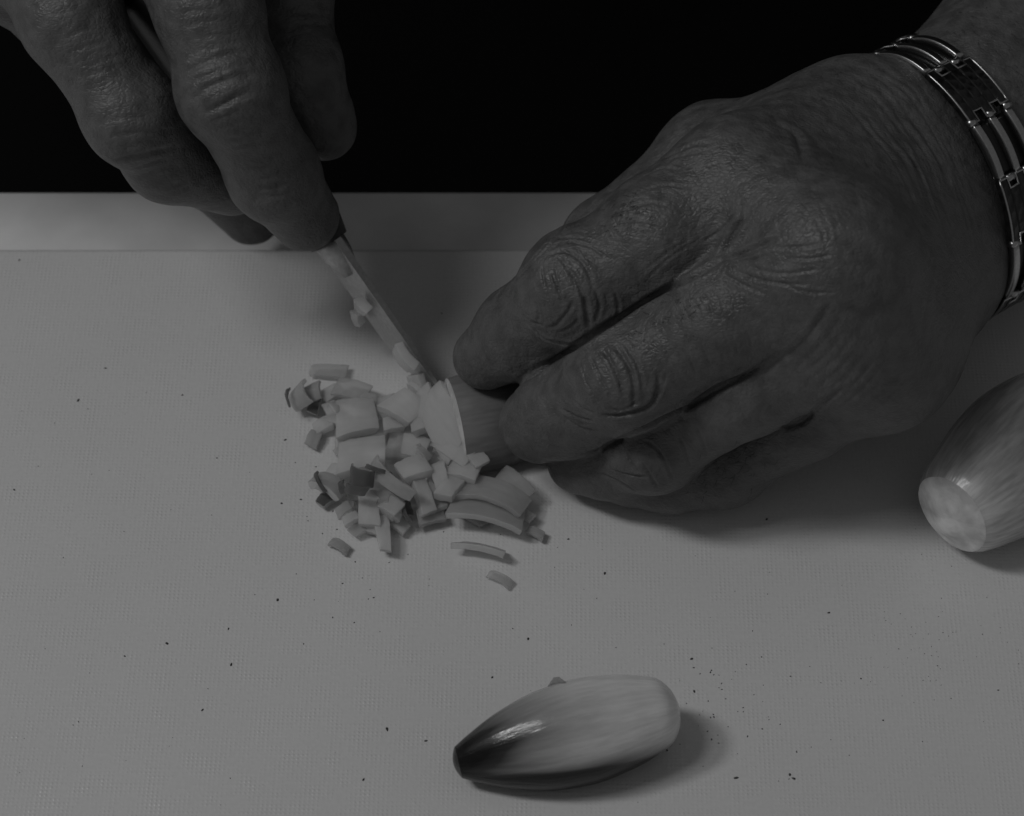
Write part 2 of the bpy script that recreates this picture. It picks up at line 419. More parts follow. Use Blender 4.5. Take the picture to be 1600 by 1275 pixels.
# first finger, middle joint
add((852, 402), (878, 392), (904, 404), (920, 428), (928, 455), w=.5, d=.5)
add((862, 420), (871, 448), (880, 478)); add((888, 416), (902, 440), (912, 464), (921, 484), w=.55, d=.6)
add((912, 464), (917, 492), (920, 514), w=.6, d=.7); add((820, 500), (840, 520), (860, 532), (896, 535), (921, 521), w=.6, d=.65)
add((896, 468), (888, 486), (868, 508), (852, 513), w=.5, d=.5); add((928, 452), (937, 476), (930, 502), w=.5, d=.5)
add((960, 456), (966, 476), (961, 494)); add((816, 492), (832, 504), (852, 508)); add((846, 412), (850, 440), (858, 468), d=.35)
add((876, 402), (890, 428), (900, 452), d=.35); add((880, 376), (920, 384), (944, 400), (955, 404)); add((868, 372), (906, 372), (938, 386), d=.3)
add((792, 452), (840, 402), (872, 366), (904, 322), w=.5, d=.4); add((800, 440), (850, 385), (884, 345), d=.3)
add((836, 470), (842, 492), (838, 506), d=.3); add((905, 498), (890, 512), (872, 520), d=.4)
for k in range(9): add((752+k*13, 520-k*9+10), (760+k*13, 545-k*7+8), (772+k*13, 566-k*6+8), w=.3, d=.12)
add((716, 548), (713, 566), (722, 588), w=.45, d=.35)
# first knuckle and back of hand
add((1024, 252), (1052, 240), (1080, 228), (1112, 224), w=.7, d=.4); add((1048, 247), (1080, 239), (1104, 237), w=.6, d=.45)
add((1205, 188), (1240, 206), (1252, 232), (1254, 256), w=1.4, d=.7); add((1008, 274), (1034, 262), (1060, 266), d=.3)
add((1160, 340), (1133, 384), (1120, 403), w=.9, d=1.0); add((1122, 405), (1152, 400), (1180, 388), (1216, 372), w=.8, d=.8)
add((1134, 410), (1168, 408), (1210, 398), d=.35); add((1150, 330), (1128, 358), (1096, 380), d=.35); add((1170, 352), (1154, 380), (1140, 396), d=.45)
add((1180, 384), (1240, 386), (1288, 380), d=.35); add((1168, 416), (1220, 427), (1280, 421), d=.35); add((1150, 424), (1200, 440), (1262, 446), d=.35)
add((1210, 440), (1260, 456), (1304, 458), d=.3); add((1130, 428), (1160, 444), (1200, 462), d=.3); add((1230, 402), (1262, 404), (1300, 398), d=.3)
add((1098, 372), (1050, 400), (1006, 440), d=.16); add((1080, 372), (1036, 400), (1000, 430), d=.12)
add((975, 330), (1010, 318), (1050, 322), d=.25); add((960, 352), (1000, 350), (1040, 360), d=.25); add((1000, 300), (1040, 290), (1090, 296), d=.25)
# second finger, middle joint
add((940, 544), (956, 568), (968, 596), (976, 622), w=.55, d=.55); add((960, 538), (980, 568), (990, 600), (990, 638), w=.6, d=.65)
add((976, 538), (996, 570), (1005, 606), w=.5, d=.45); add((1030, 578), (1027, 612), (1012, 636), (968, 649), (934, 649), w=.7, d=.85)
add((1042, 580), (1035, 604), (1028, 622), d=.45); add((876, 638), (904, 652), (928, 658), w=.5, d=.5); add((888, 544), (884, 580), (896, 610), d=.3)
add((920, 552), (938, 590), (958, 626), d=.4); add((902, 552), (912, 588), (926, 620), d=.3); add((880, 650), (908, 668), (936, 672), d=.35)
add((920, 600), (930, 628), (944, 644), d=.35); add((896, 626), (914, 640), (932, 646), d=.35); add((950, 640), (975, 640), (1000, 626), d=.4)
for k in range(8): add((1060+k*17, 470-k*8), (1074+k*17, 490-k*8), (1082+k*17, 516-k*7), w=.35, d=.16)
for k in range(6): add((1050+k*22, 560-k*11), (1062+k*22, 584-k*11), (1066+k*22, 604-k*11), w=.35, d=.13)
for k in range(7): add((806+k*10, 628-k*3), (812+k*11, 652-k*2), (824+k*12, 690-k*3), w=.3, d=.10)
# third and fourth finger
add((1004, 723), (1017, 745), (1030, 766), w=.4, d=.35); add((1026, 700), (1044, 732), (1053, 754), w=.4, d=.28); add((932, 738), (968, 752), (995, 768), w=.5, d=.5)
add((950, 732), (986, 744), (1013, 746), w=.5, d=.45); add((1004, 687), (1022, 698), (1040, 723), d=.4); add((978, 706), (990, 728), (1000, 742), d=.35)
add((1060, 680), (1072, 706), (1078, 734), d=.3); add((1088, 666), (1100, 694), (1104, 716), d=.25)
add((1213, 668), (1251, 660), (1287, 628), (1323, 601), w=.8, d=.6); add((1175, 592), (1242, 547), (1278, 507), (1300, 470), w=.8, d=.5)
for k in range(9): add((1216+k*11, 560+k*10), (1258+k*11, 520+k*11), (1296+k*10, 470+k*13), w=.5, d=.13)
for k in range(5): add((1290+k*16, 640+k*2), (1330+k*16, 606+k*2), (1366+k*14, 560+k*6), w=.5, d=.1)
# folds near the wrist, following the bracelet
def fan(s, t):                                         # s: 0 at the bracelet .. 1 towards the knuckles
    a = np.array([(1368, 84), (1440, 138), (1500, 232), (1540, 360), (1550, 470)], float)
    c_ = np.array([(1150, 160), (1250, 185), (1335, 265), (1390, 380), (1430, 520)], float)
    p = a+(c_-a)*s; i = min(int(t*4), 3); q = t*4-i; return tuple(p[i]+(p[i+1]-p[i])*q)
r_ = random.Random(3)
for k in range(34):
    s = .04+.6*(k/34)**1.15+r_.uniform(-.012, .012); t0 = r_.uniform(.02, .55); t1 = min(.98, t0+r_.uniform(.2, .45))
    LC.append(([fan(s+r_.uniform(-.012, .012), t0+(t1-t0)*q/4) for q in range(5)], r_.uniform(.45, .8), r_.uniform(.10, .26)))
for k in range(16):                                    # short hatch on the back of the hand
    u = r_.uniform(1180, 1400); v = r_.uniform(210, 360); add((u, v), (u+14, v+26), (u+20, v+60), w=.5, d=.06)

# --- the hand on the left side of the photo (holds the knife) ---
RI = [J(285, -130, .118, .0140), J(325, 10, .108, .0126), J(360, 140, .094, .0117), J(427, 272, .066, .0110), J(476, 338, .047, .0088)]
RMD = [J(10, -140, .108, .0138), J(110, 30, .100, .0119), J(206, 180, .083, .0107), J(264, 246, .066, .0107), J(362, 280, .050, .0092)]
RR = [J(-90, -130, .100, .0135), J(20, -45, .094, .0122), J(95, 10, .082, .0112), J(190, 130, .060, .0102), J(320, 262, .025, .0094), J(392, 334, .0045, .0086)]
RP = [J(-170, -170, .095, .0120), J(-60, -100, .086, .0108), J(40, -20, .074, .0098), J(130, 60, .062, .0085)]
RT_ = [(np.array([-.068, .077, .138]), .0200), J(446, -30, .078, .0118), J(464, 110, .068, .0103), J(498, 186, .056, .0086), J(508, 204, .053, .0074)]
RWRIST = np.array([-.148, .076, .168])
@chunked
def f_right(P):
    palm = None
    for m, r in (RI[0], RMD[0], RR[0], RP[0]):
        c_ = cone(P, RWRIST, m, .024, r*1.05); palm = c_ if palm is None else smin(palm, c_, .016)
    palm = smin(palm, chain(P, [(RWRIST, .022), RT_[0]]), .014); palm = smin(palm, cone(P, RT_[0][0], RI[0][0], .017, .013), .014); palm = smin(palm, cone(P, RT_[0][0], RMD[0][0], .016, .013), .014)
    palm = smin(palm, cone(P, RWRIST, RWRIST+np.array([-.13, .022, .020]), .028, .036), .014)
    d = None
    for Fg, kk in ((RI, .012), (RMD, .012), (RR, .012), (RP, .012), (RT_, .012)):
        x = chain(P, Fg, .0045)
        x = smin(x, ball(P, Fg[2][0], Fg[2][1]*.97), .006)
        x = smin(palm, x, kk); d = x if d is None else smin(d, x, .0016)
    return d
RC = []
def addr(*pts, w=.5, d=.5):
    d *= .62; RC.append(([(x/2.5, y/2.5) for x, y in pts], w, d))
addr((700, 292), (800, 245), (900, 212), (985, 205), w=.7, d=.8); addr((745, 395), (830, 335), (920, 305), (1000, 290), w=.7, d=.85)
addr((785, 452), (860, 415), (920, 378), (1005, 348), w=.7, d=.8); addr((815, 432), (900, 392), (1010, 368), d=.45); addr((720, 318), (830, 290), (950, 245), d=.45)
addr((760, 350), (860, 315), (960, 270), d=.4); addr((800, 480), (880, 455), (960, 420), d=.45); addr((830, 505), (900, 490), (960, 465), d=.35)
addr((885, 545), (950, 535), (1012, 505), w=.6, d=.6); addr((905, 578), (980, 562), (1060, 545), w=.55, d=.5); addr((930, 520), (980, 512), (1030, 490), d=.4)
addr((960, 660), (1030, 650), (1080, 625), d=.4); addr((990, 702), (1050, 692), (1130, 655), w=.6, d=.55); addr((1010, 738), (1080, 730), (1150, 702), w=.6, d=.65); addr((1030, 764), (1100, 760), (1150, 735), w=.6, d=.55)
addr((260, 150), (310, 122), (365, 108), d=.45); addr((275, 202), (350, 180), (425, 160), d=.4); addr((380, 240), (440, 226), (475, 218), d=.35); addr((330, 300), (400, 275), (460, 262), d=.3)
addr((410, 545), (500, 522), (620, 516), (680, 512), w=.6, d=.6); addr((455, 592), (540, 562), (625, 545), w=.5, d=.5); addr((415, 632), (520, 610), (620, 590), (690, 572), w=.7, d=.8)
addr((515, 662), (590, 636), (655, 620), w=.6, d=.6); addr((535, 692), (600, 670), (665, 640), w=.6, d=.55); addr((620, 742), (690, 722), (745, 700), d=.4); addr((640, 760), (700, 745), (750, 720), d=.35)
addr((380, 480), (480, 462), (600, 455), d=.3)
addr((700, 110), (790, 85), (900, 70), d=.35); addr((690, 60), (790, 40), (890, 30), d=.3); addr((730, 160), (830, 140), (930, 125), d=.3)
addr((200, 60), (260, 40), (320, 30), d=.3); addr((1120, 60), (1200, 50), (1290, 60), d=.35); addr((1130, 110), (1210, 95), (1300, 100), d=.35)

person = empty('person', (float(WC[0]), float(WC[1])+.2, 0))
tag(person, 'cook in a dark apron whose two bare hands chop a shallot', 'person')
def make_hand(f, lo, hi, h, lines, label, seed):
    V, Q = surface(f, lo, hi, h, 'hand')
    _, g = fgrad(f, V)
    dsp = grooves(f, V, lines)+.00028*vnoise(V, 330, seed)+.00014*vnoise(V, 900, seed+1)
    V = V+dsp[:, None]*g;     o = link('hand', fast_mesh('hand', V, Q), SKIN); o.parent = person; o.matrix_parent_inverse = Matrix.Translation(-person.location)
    tag(o, label); return o
make_hand(f_left, (-.022, -.056, -.002), (.190, .120, .108), .00044, LC, 'hand wearing the bracelet, knuckles bent, holding down the shallot', 1)
make_hand(f_right, (-.26, -.004, -.010), (-.02, .18, .215), .00070, RC, 'hand gripping the knife with its forefinger along the handle', 5)

# dark torso behind the counter
V = []; Fc = []; nu, nv = 60, 26
for j in range(nv):
    z = -.35+.95*j/(nv-1)
    for i in range(nu):
        a = math.pi*i/(nu-1)
        fold = .006*math.sin(9*a+2.2*z*6)+.004*math.sin(21*a-9*z)
        R = .30+fold; V.append((-R*1.25*math.cos(a)+.0, .17+.26-.26*math.sin(a)**.8*(1+fold)+.05*max(0, z-.1), z))
for j in range(nv-1):
    for i in range(nu-1): Fc.append((j*nu+i, j*nu+i+1, (j+1)*nu+i+1, (j+1)*nu+i))
a = link('apron', mesh('apron', V, Fc), BLACKCLOTH); a.parent = person; a.matrix_parent_inverse = Matrix.Translation(-person.location)
so = a.modifiers.new('thickness', 'SOLIDIFY'); so.thickness = .003; so.offset = 1

# short dark hairs on the skin
HUV = []
def hairs(f, spots, rad, n, ang, lo=5, hi=16):
    for _ in range(n):
        u0, v0 = random.choice(spots); x = u0+random.gauss(0, rad); y = v0+random.gauss(0, rad*.7)
        a_ = ang+random.uniform(-.7, .7); L = random.uniform(lo, hi); bend = random.uniform(-.6, .6)
        for k in range(5): HUV.append((x, y)); x += math.cos(a_)*L/4; y += math.sin(a_)*L/4; a_ += bend/4
hairs(f_left, [(985, 322), (1000, 340), (965, 345)], 20, 46, 2.6)
hairs(f_left, [(1040, 505), (1015, 520), (1075, 480)], 22, 46, 2.7)
hairs(f_left, [(1180, 725), (1120, 742), (1230, 705)], 26, 46, 2.5)
hairs(f_left, [(1470, 30), (1540, 60), (1580, 150)], 40, 50, 1.2)
hairs(f_left, [(1300, 120), (1240, 160)], 40, 20, 2.4)
HP, HOK = shoot(f_left, HUV); _, HG = fgrad(f_left, HP); VFS = []
for i in range(0, len(HUV), 5):
    p, ok, g = HP[i:i+5], HOK[i:i+5], HG[i:i+5]
    if not ok.all(): continue
    p = p+g*np.array([-.0002, .0003, .0005, .0006, .0006])[:, None]
    if np.linalg.norm(np.diff(p, axis=0), axis=1).max() < .003: VFS.append(tube(p, [.00005, .00005, .000045, .00004, .00002], 3))
HV, HF = join(*VFS)
ho = link('hair', mesh('hair', HV, HF), HAIR); ho.parent = person; ho.matrix_parent_inverse = Matrix.Translation(-person.location); tag(ho, kind='stuff')

# ------------------------------------------------------------------ bracelet
BR = empty('bracelet', tuple(WC))
tag(BR, 'silver and black link bracelet worn round the right-hand wrist', 'bracelet')
EA, EB = .0352, .0252
ths = np.linspace(0, 2*math.pi, 1441); ring = np.stack([EA*np.cos(ths), EB*np.sin(ths)], 1)
arc = np.concatenate([[0], np.cumsum(np.linalg.norm(np.diff(ring, axis=0), axis=1))]); CIRC = arc[-1]
def bpt(s, wv, h):                                     # s along the wrist, wv across the band, h above the skin
    th = np.interp(s % CIRC, arc, ths); nx, ny = math.cos(th)/EA, math.sin(th)/EB; q = math.hypot(nx, ny)
    return (EA*math.cos(th)+h*nx/q)*WL+(EB*math.sin(th)+h*ny/q)*WN+WA*wv
def band(s0, s1, w0, w1, h0, h1, n=10, bulge=0):       # curved bar following the wrist
    V = []; Fc = []
    for i in range(n+1):
        t = i/n; s = s0+(s1-s0)*t; b_ = bulge*math.sin(math.pi*t)
        m = .12*(w1-w0)
        V += [bpt(s, w0, h0), bpt(s, w1, h0), bpt(s, w1, h1+b_-m*.6), bpt(s, w1-m, h1+b_), bpt(s, w0+m, h1+b_), bpt(s, w0, h1+b_-m*.6)]
        if i:
            o = (i-1)*6; Fc += [(o+k, o+(k+1) % 6, o+6+(k+1) % 6, o+6+k) for k in range(6)]
    Fc += [tuple(range(6))[::-1], tuple(range(n*6, n*6+6))]
    return V, Fc
BW = .0076; NL = 12; LL = CIRC/NL; S0 = .0675-2.5*LL
def bar_link(s0, s1):
    base = link('bar_link', mesh('bar_link', *join(band(s0, s1, -BW*.93, BW*.93, .0002, .0007))), BLACKPLATE, BR)
    for c_ in (-1, 0, 1):
        link('bar', mesh('bar', *band(s0-.0004, s1+.0004, c_*BW*.82-.00105, c_*BW*.82+.00105, .0004, .0021, 12, .0005)), STEEL, base)
    return base
def plate_link(s0, s1):
    g = .0013; st = [(s0-g, s1+g), (s0+g, s1-g), (s0-g, s1+g), (s0+g, s1-g), (s0-g*0, s1)]
    edges = [-BW, -BW*.62, -BW*.2, BW*.2, BW*.62, BW]
    parts = [band(a_, b_, edges[i], edges[i+1]+.00001*i, .0004, .0021) for i, (a_, b_) in enumerate(st)]
    base = link('plate_link', mesh('plate_link', *join(*parts)), CARBON, BR, smooth=False)
    out = []
    for i, (a_, b_) in enumerate(st): out += [(a_, edges[i]), (a_, edges[i+1])]
    for i, (a_, b_) in reversed(list(enumerate(st))):
        n_ = 8 if i == len(st)-1 else 1
        if i == len(st)-1: out += [(st[-1][0]+(b_-st[-1][0])*k/8, edges[-1]) for k in range(1, 8)]
        out += [(b_, edges[i+1]), (b_, edges[i])]
    out += [(s1+g-(s1-s0+2*g)*k/8, edges[0]) for k in range(1, 8)]
    tr = tube([bpt(s, wv,   .0021) for s, wv in out], .00034, 6, closed=True)
    link('trim', mesh('trim', *tr), STEEL, base)
    return base
for k in range(NL):
    s0 = S0+k*LL; s1 = s0+LL
    (bar_link if k % 2 else plate_link)(s0+.0009, s1-.0009)
    for wv0, wv1 in ((-BW*.62, -BW*.25), (BW*.25, BW*.62)) if k % 2 else ((-BW*1.04, -BW*.72), (-.0009, .0009), (BW*.72, BW*1.04)):
        link('pin', mesh('pin', *tube([bpt(s0, wv0, .0015), bpt(s0, wv1, .0015)], .00105, 10)), STEEL, BR)

# ------------------------------------------------------------------ knife
KA = W(300, 70, .088); KB = W(527, 372, .040); KT = W(722, 655, .0035)
kn = empty('knife', tuple(KB)); tag(kn, 'small kitchen knife with black handle and narrow steel blade, held in the hand', 'knife')
kx = KT-KB; KL = np.linalg.norm(kx); kx /= KL
kd = np.array([0, 0, -1.]); kd = kd-kx*(kd@kx); kd /= np.linalg.norm(kd)
kd = kd+np.cross(kx, kd)*.10; kd /= np.linalg.norm(kd); ky = np.cross(kd, kx)
V = []; Fc = []; n = 28
for i in range(n+1):
    t = i/n; hgt = .0150*(1-.12*t)*(1-max(0, (t-.45)/.55)**2.2)+.0004; th = .0010*(1-.55*t)
    drop = .0030*max(0, (t-.6)/.4)**2
    for s, q in ((-1, 0), (1, 0), (.85, .45), (.06, 1), (-.06, 1), (-.85, .45)):
        V.append(kx*KL*t+kd*(drop+hgt*q)+ky*s*th)
    if i:
        o = (i-1)*6; Fc += [(o+k, o+(k+1) % 6, o+6+(k+1) % 6, o+6+k) for k in range(6)]
Fc += [tuple(range(6))[::-1], tuple(range(n*6, n*6+6))]
link('blade', mesh('blade', V, Fc), BLADE, kn, smooth=False)
V = []; Fc = []; n = 16
hx = (KB-KA); HL = np.linalg.norm(hx)+.02; hx /= np.linalg.norm(hx)
for i in range(n+1):
    t = i/n; p = -hx*HL*t; wd = .0052+.0014*math.sin(t*2.6); hh = .0085+.0016*math.sin(t*3.0+.3)
    if i == 0: wd *= .8; hh *= .85
    for k in range(12):
        q = 2*math.pi*k/12; c_, s_ = math.cos(q), math.sin(q)
        V.append(p+ky*wd*math.copysign(abs(c_)**.7, c_)+kd*(.006+hh*math.copysign(abs(s_)**.7, s_)))
    if i:
        o = (i-1)*12; Fc += [(o+k, o+(k+1) % 12, o+12+(k+1) % 12, o+12+k) for k in range(12)]
Fc += [tuple(range(12))[::-1], tuple(range(n*12, n*12+12))]
link('handle', mesh('handle', V, Fc), HANDLE, kn)
V = []; Fc = []
for i, t in enumerate((-.001, .004, .010)):
    for k in range(10):
        q = 2*math.pi*k/10; c_, s_ = math.cos(q), math.sin(q); g = (1., .9, .55)[i]
        V.append(kx*t+ky*.0040*g*c_+kd*(.006+.0062*g*s_))
    if i:
        o = (i-1)*10; Fc += [(o+k, o+(k+1) % 10, o+10+(k+1) % 10, o+10+k) for k in range(10)]
Fc += [tuple(range(10))[::-1], tuple(range(20, 30))]
link('bolster', mesh('bolster', V, Fc), BLADE, kn)

# ------------------------------------------------------------------ shallots
def frame(xdir, up=(0, 0, 1)):
    x = np.array(xdir, float); x /= np.linalg.norm(x); u = np.array(up, float); z = u-x*(u@x); z /= np.linalg.norm(z); y = np.cross(z, x)
    return Matrix(((x[0], y[0], z[0]), (x[1], y[1], z[1]), (x[2], y[2], z[2])))
def revolve(prof, nseg=72, wob=.03, seed=1, half=False):
    prof = np.array(prof); V = []; Fc = []; r = np.random.default_rng(seed); ph = r.uniform(0, 6.28, 6)
    xs = densify(prof*10000, 5.)/10000
    for x, rad in xs:
        for k in range(nseg):
            q = 2*math.pi*k/nseg
            m = 1+wob*(.5*math.sin(2*q+ph[0])+.35*math.sin(3*q+ph[1]+x*30)+.12*math.sin(9*q+ph[2])+.06*math.sin(23*q+ph[3]))
            y, z = rad*m*math.cos(q), rad*m*math.sin(q)
            V.append((x, y, z))
    n = len(xs)
    for i in range(n-1):
        for k in range(nseg): Fc.append((i*nseg+k, i*nseg+(k+1) % nseg, (i+1)*nseg+(k+1) % nseg, (i+1)*nseg+k)[::-1])
    return V, Fc, n, nseg
def capdisc(V, i0, nseg, rows, dx, flip):              # a domed or dished cap over the ring that starts at i0
    ringv = np.array(V[i0:i0+nseg]); c_ = ringv.mean(0); VV = []; FF = []
    for j in range(rows+1):
        s = 1-j/rows
        for k in range(nseg): VV.append(tuple(c_+(ringv[k]-c_)*max(s, .002)+np.array([dx*(1-s*s), 0, 0])))
    for j in range(rows):
        for k in range(nseg):
            q = (j*nseg+k, j*nseg+(k+1) % nseg, (j+1)*nseg+(k+1) % nseg, (j+1)*nseg+k); FF.append(q if flip else q[::-1])
    return VV, FF

# whole shallot in front
A = W(716, 1191, .0068); Bq = W(1058, 1106, .0120)
L1 = np.linalg.norm(Bq-A)
sh = empty('shallot', tuple(A)); sh.rotation_euler = frame(Bq-A).to_euler()
tag(sh, 'whole shallot lying in front, dark pointed stem end, pale round end', 'shallot', 'shallots on the board')
pr = [(0, .0037), (.0040, .0057), (.0114, .0088), (.0205, .0113), (.0285, .0122), (.0345, .0122), (.0428, .0110), (.0480, .0097), (.0530, .0078), (.0558, .0046), (.0568, .0016), (.0570, .0004)]
pr = [(x*L1/.0570*1.01, r) for x, r in pr]
V, Fc, n, ns = revolve(pr, wob=.035, seed=4)
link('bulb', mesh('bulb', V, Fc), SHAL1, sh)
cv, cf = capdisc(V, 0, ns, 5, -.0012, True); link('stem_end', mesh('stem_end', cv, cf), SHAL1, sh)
# loose flap of skin on its back
V = []; Fc = []
for i in range(7):
    for j in range(5):
        s = i/6; t = j/4
        V.append((.0225+.0075*s+.001*t, .0078+.0016*math.sin(s*5)*t, .0068+.0012*s+.0032*t*(.4+.6*math.sin(s*3.0))+.0008*math.sin(s*9+t*4)))
Fc = [(i*5+j, (i+1)*5+j, (i+1)*5+j+1, i*5+j+1) for i in range(6) for j in range(4)]
fl = link('loose_skin', mesh('loose_skin', V, Fc), FSKIN, sh); m_ = fl.modifiers.new('t', 'SOLIDIFY'); m_.thickness = .0003

# shallot with a cut end, right
A = W(1488, 803, .0160); Bq = W(1650, 668, .0150)
sh2 = empty('shallot', tuple(A)); sh2.rotation_euler = frame(Bq-A).to_euler()
tag(sh2, 'brown skinned shallot with its pale root end cut off, at the right edge', 'shallot', 'shallots on the board')
V, Fc, n, ns = revolve([(0, .0108), (.003, .0126), (.010, .0148), (.020, .0172), (.030, .0180), (.042, .0160), (.052, .0110), (.060, .0050), (.066, .0022)], wob=.03, seed=9)
link('bulb', mesh('bulb', V, Fc), SHAL2, sh2)
cv, cf = capdisc(V, 0, ns, 8, -.0014, True); cv = [(x+(.0007*math.sin(y*420+1)*math.sin(z*330)-.0003*math.sin(z*800+y*500))*max(0, 1-(math.hypot(y, z)/.0104)**2), y, z) for x, y, z in cv]
link('cut_end', mesh('cut_end', cv, cf), CUT, sh2)

# half shallot being cut, under the fingers
A = W(712, 662, .0085); Bq = A+np.array([.033, .008, 0])
sh3 = empty('shallot', tuple(A)); sh3.rotation_euler = frame(Bq-A).to_euler()
tag(sh3, 'shaded half shallot under the fingertips, its pale cut face beside the blade', 'shallot', 'shallots on the board')
V, Fc, n, ns = revolve([(0, .0128), (.004, .0132), (.010, .0130), (.018, .0116), (.025, .0088), (.030, .0050), (.032, .0010)], wob=.03, seed=2)
V = [(x, y, max(z*.95-.001, -.0072)) for x, y, z in V]
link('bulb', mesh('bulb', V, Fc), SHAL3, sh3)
cv, cf = capdisc(V, 0, ns, 8, -.0010, True); link('cut_face', mesh('cut_face', cv, cf), CUT, sh3)

# ------------------------------------------------------------------ chopped pieces
PIECES = []
def piece(u, v, lpx, wpx, ang, z=.002, t=.0022, bend=.6, mat='p', tilt=0., roll=0., label=None, taper=.15, name='shallot_piece'):
    """bent slab: lpx x wpx photo pixels across, ang = direction of its length in the photo (degrees, clockwise)"""
    s = 1/6300.
    a = math.radians(ang); d2 = np.array([math.cos(a), -math.sin(a)/.766]); q = np.linalg.norm(d2)
    L = lpx*s*q; b2 = np.array([-math.sin(a), -math.cos(a)/.766]); Wd = wpx*s*np.linalg.norm(b2)
    yaw = math.atan2(d2[1], d2[0])
    nx, ny = 8, 3; V = []; Fc = []
    t = t*.62; bend = max(bend, .45)*random.uniform(.9, 1.5); cj = [(random.uniform(-.16, .10), random.uniform(-.2, .12)) for _ in range(4)]      # knife-cut corners, none square
    R = L/bend
    e1 = random.uniform(-.35, .35); e2 = random.uniform(-.35, .35)
    for k in (0, 1):
        for i in range(nx+1):
            for j in range(ny+1):
                fx, fy = i/nx, j/ny
                cx = [(-.5-cj[0][0], -.5-cj[0][1]), (.5+cj[1][0], -.5-cj[1][1]), (.5+cj[2][0], .5+cj[2][1]), (-.5-cj[3][0], .5+cj[3][1])]
                x = (1-fy)*((1-fx)*cx[0][0]+fx*cx[1][0])+fy*((1-fx)*cx[3][0]+fx*cx[2][0])
                y = (1-fy)*((1-fx)*cx[0][1]+fx*cx[1][1])+fy*((1-fx)*cx[3][1]+fx*cx[2][1])
                yy = y*Wd; xx = x; h = (k-.5)*t*(1+e1*y+e2*x)
                if R: th = xx*bend; px = (R+h)*math.sin(th); pz = (R+h)*math.cos(th)-R
                else: px = xx*L; pz = h
                V.append((px+random.gauss(0, .00007), yy+random.gauss(0, .00007), pz+random.gauss(0, .00005)))
    m = (nx+1)*(ny+1)
    for i in range(nx):
        for j in range(ny):
            o = i*(ny+1)+j; Fc += [(m+o, m+o+ny+1, m+o+ny+2, m+o+1), (o+1, o+ny+2, o+ny+1, o)]
    top = nx*ny*2
    for i in range(nx):
        for j in (0, ny):
            o = i*(ny+1)+j; qd = (o, o+ny+1, m+o+ny+1, m+o); Fc.append(qd if j == 0 else qd[::-1])
    for j in range(ny):
        for i in (0, nx):
            o = i*(ny+1)+j; qd = (o, o+1, m+o+1, m+o); Fc.append(qd[::-1] if i == 0 else qd)
    mats = {'p': (FLESH, FLESH), 'g': (FLESHGREY, FLESHGREY), 's': (FLESH, FSKIN), 'd': (FSKIN, FDARK), 'k': (FSKIN, FSKIN), 'x': (FDARK, FDARK)}[mat]
    me = mesh(name, V, Fc)
    me.materials.append(mats[0])
    if mats[1] is not mats[0]:
        me.materials.append(mats[1])
        for i, p in enumerate(me.polygons):
            if i < top and i % 2 == 0: p.material_index = 1
    o = link(name, me, [], None)
    o.rotation_euler = (Matrix.Rotation(yaw, 3, 'Z') @ Matrix.Rotation(tilt, 3, 'Y') @ Matrix.Rotation(roll, 3, 'X')).to_euler()
    loc = W(u, v, z)
    lowest = min((o.rotation_euler.to_matrix() @ Vector(p)).z for p in V)
    dz = max(0, .00015-(z+lowest)); loc = W(u, v, z+dz)
    o.location = loc
    me.set_sharp_from_angle(angle=.7); bv = o.modifiers.new('soft', 'BEVEL'); bv.width = .00018; bv.segments = 2; bv.angle_limit = .7; bv.harden_normals = True
    tag(o, label, 'shallot piece', 'chopped shallot pieces'); PIECES.append((o, u, v, lpx, mat, label))
    return o
P_ = piece
P_(512, 578, 80, 24, 0, .002, .0022, .15, 'g', label='flat translucent strip of shallot at the top of the heap')
P_(462, 618, 46, 40, 75, .005, .0016, 1.9, 's', roll=.9, label='curled shallot ring piece at the far left of the heap')
P_(487, 612, 34, 30, 80, .004, .0018, 1.0, 'k', roll=.5, label='grey curved piece beside the curled ring at upper left')
P_(491, 632, 32, 20, 95, .003, .0018, .8, 'd', label='small dark skinned bit below the curled ring at upper left')
P_(548, 608, 52, 30, 20, .004, .0024, .4, 'g', label='translucent piece just under the flat strip at the top')
P_(520, 612, 40, 26, -30, .003, .0020, .5, 'p')
P_(556, 655, 60, 58, -8, .006, .0052, .35, 'p', tilt=.12, label='large pale cube of shallot high in the heap')
P_(490, 683, 30, 22, 110, .002, .0018, .8, 'k', label='grey curved scrap at the left edge of the heap')
P_(566, 708, 86, 50, -4, .007, .0056, .45, 'p', tilt=-.08, label='largest pale chunk of shallot in the middle of the heap')
P_(604, 636, 44, 36, 60, .004, .0026, .5, 'g', label='grey translucent slice behind the bright chunk near the knife')
P_(632, 638, 50, 44, 35, .009, .0050, .3, 'p', tilt=.2, label='bright chunk of shallot left of the knife tip')
P_(628, 690, 56, 62, 10, .003, .0028, .2, 'g', label='flat grey slice in the centre of the heap')
P_(514, 755, 58, 38, 25, .006, .0030, 1.1, 's', roll=-.3, label='pale pointed wedge at lower left of the heap')
P_(508, 782, 24, 22, -35, .002, .0022, .2, 'd', label='little dark striped scrap below the pale wedge')
P_(562, 748, 54, 26, 10, .0125, .0010, 2.4, 'd', roll=.9, label='dark curled scrap of skin under the largest chunk')
P_(556, 766, 40, 13, 10, .0125, .0009, 1.4, 'x', roll=.9, label='dark split skin sliver inside the long arc')
P_(606, 752, 112, 20, 38, .0120, .0018, 2.0, 's', roll=.8, label='long arched strip of shallot over the lower heap')
P_(596, 770, 80, 18, 40, .006, .0028, 1.5, 'g', roll=.5, label='shorter arched strip under the long arched strip')
P_(648, 732, 46, 32, -28, .008, .0046, .4, 'p', tilt=.1)
P_(685, 742, 50, 24, 75, .007, .0034, 1.2, 'p', roll=.3)
P_(660, 772, 58, 28, 72, .006, .0042, .5, 'p', roll=-.3)
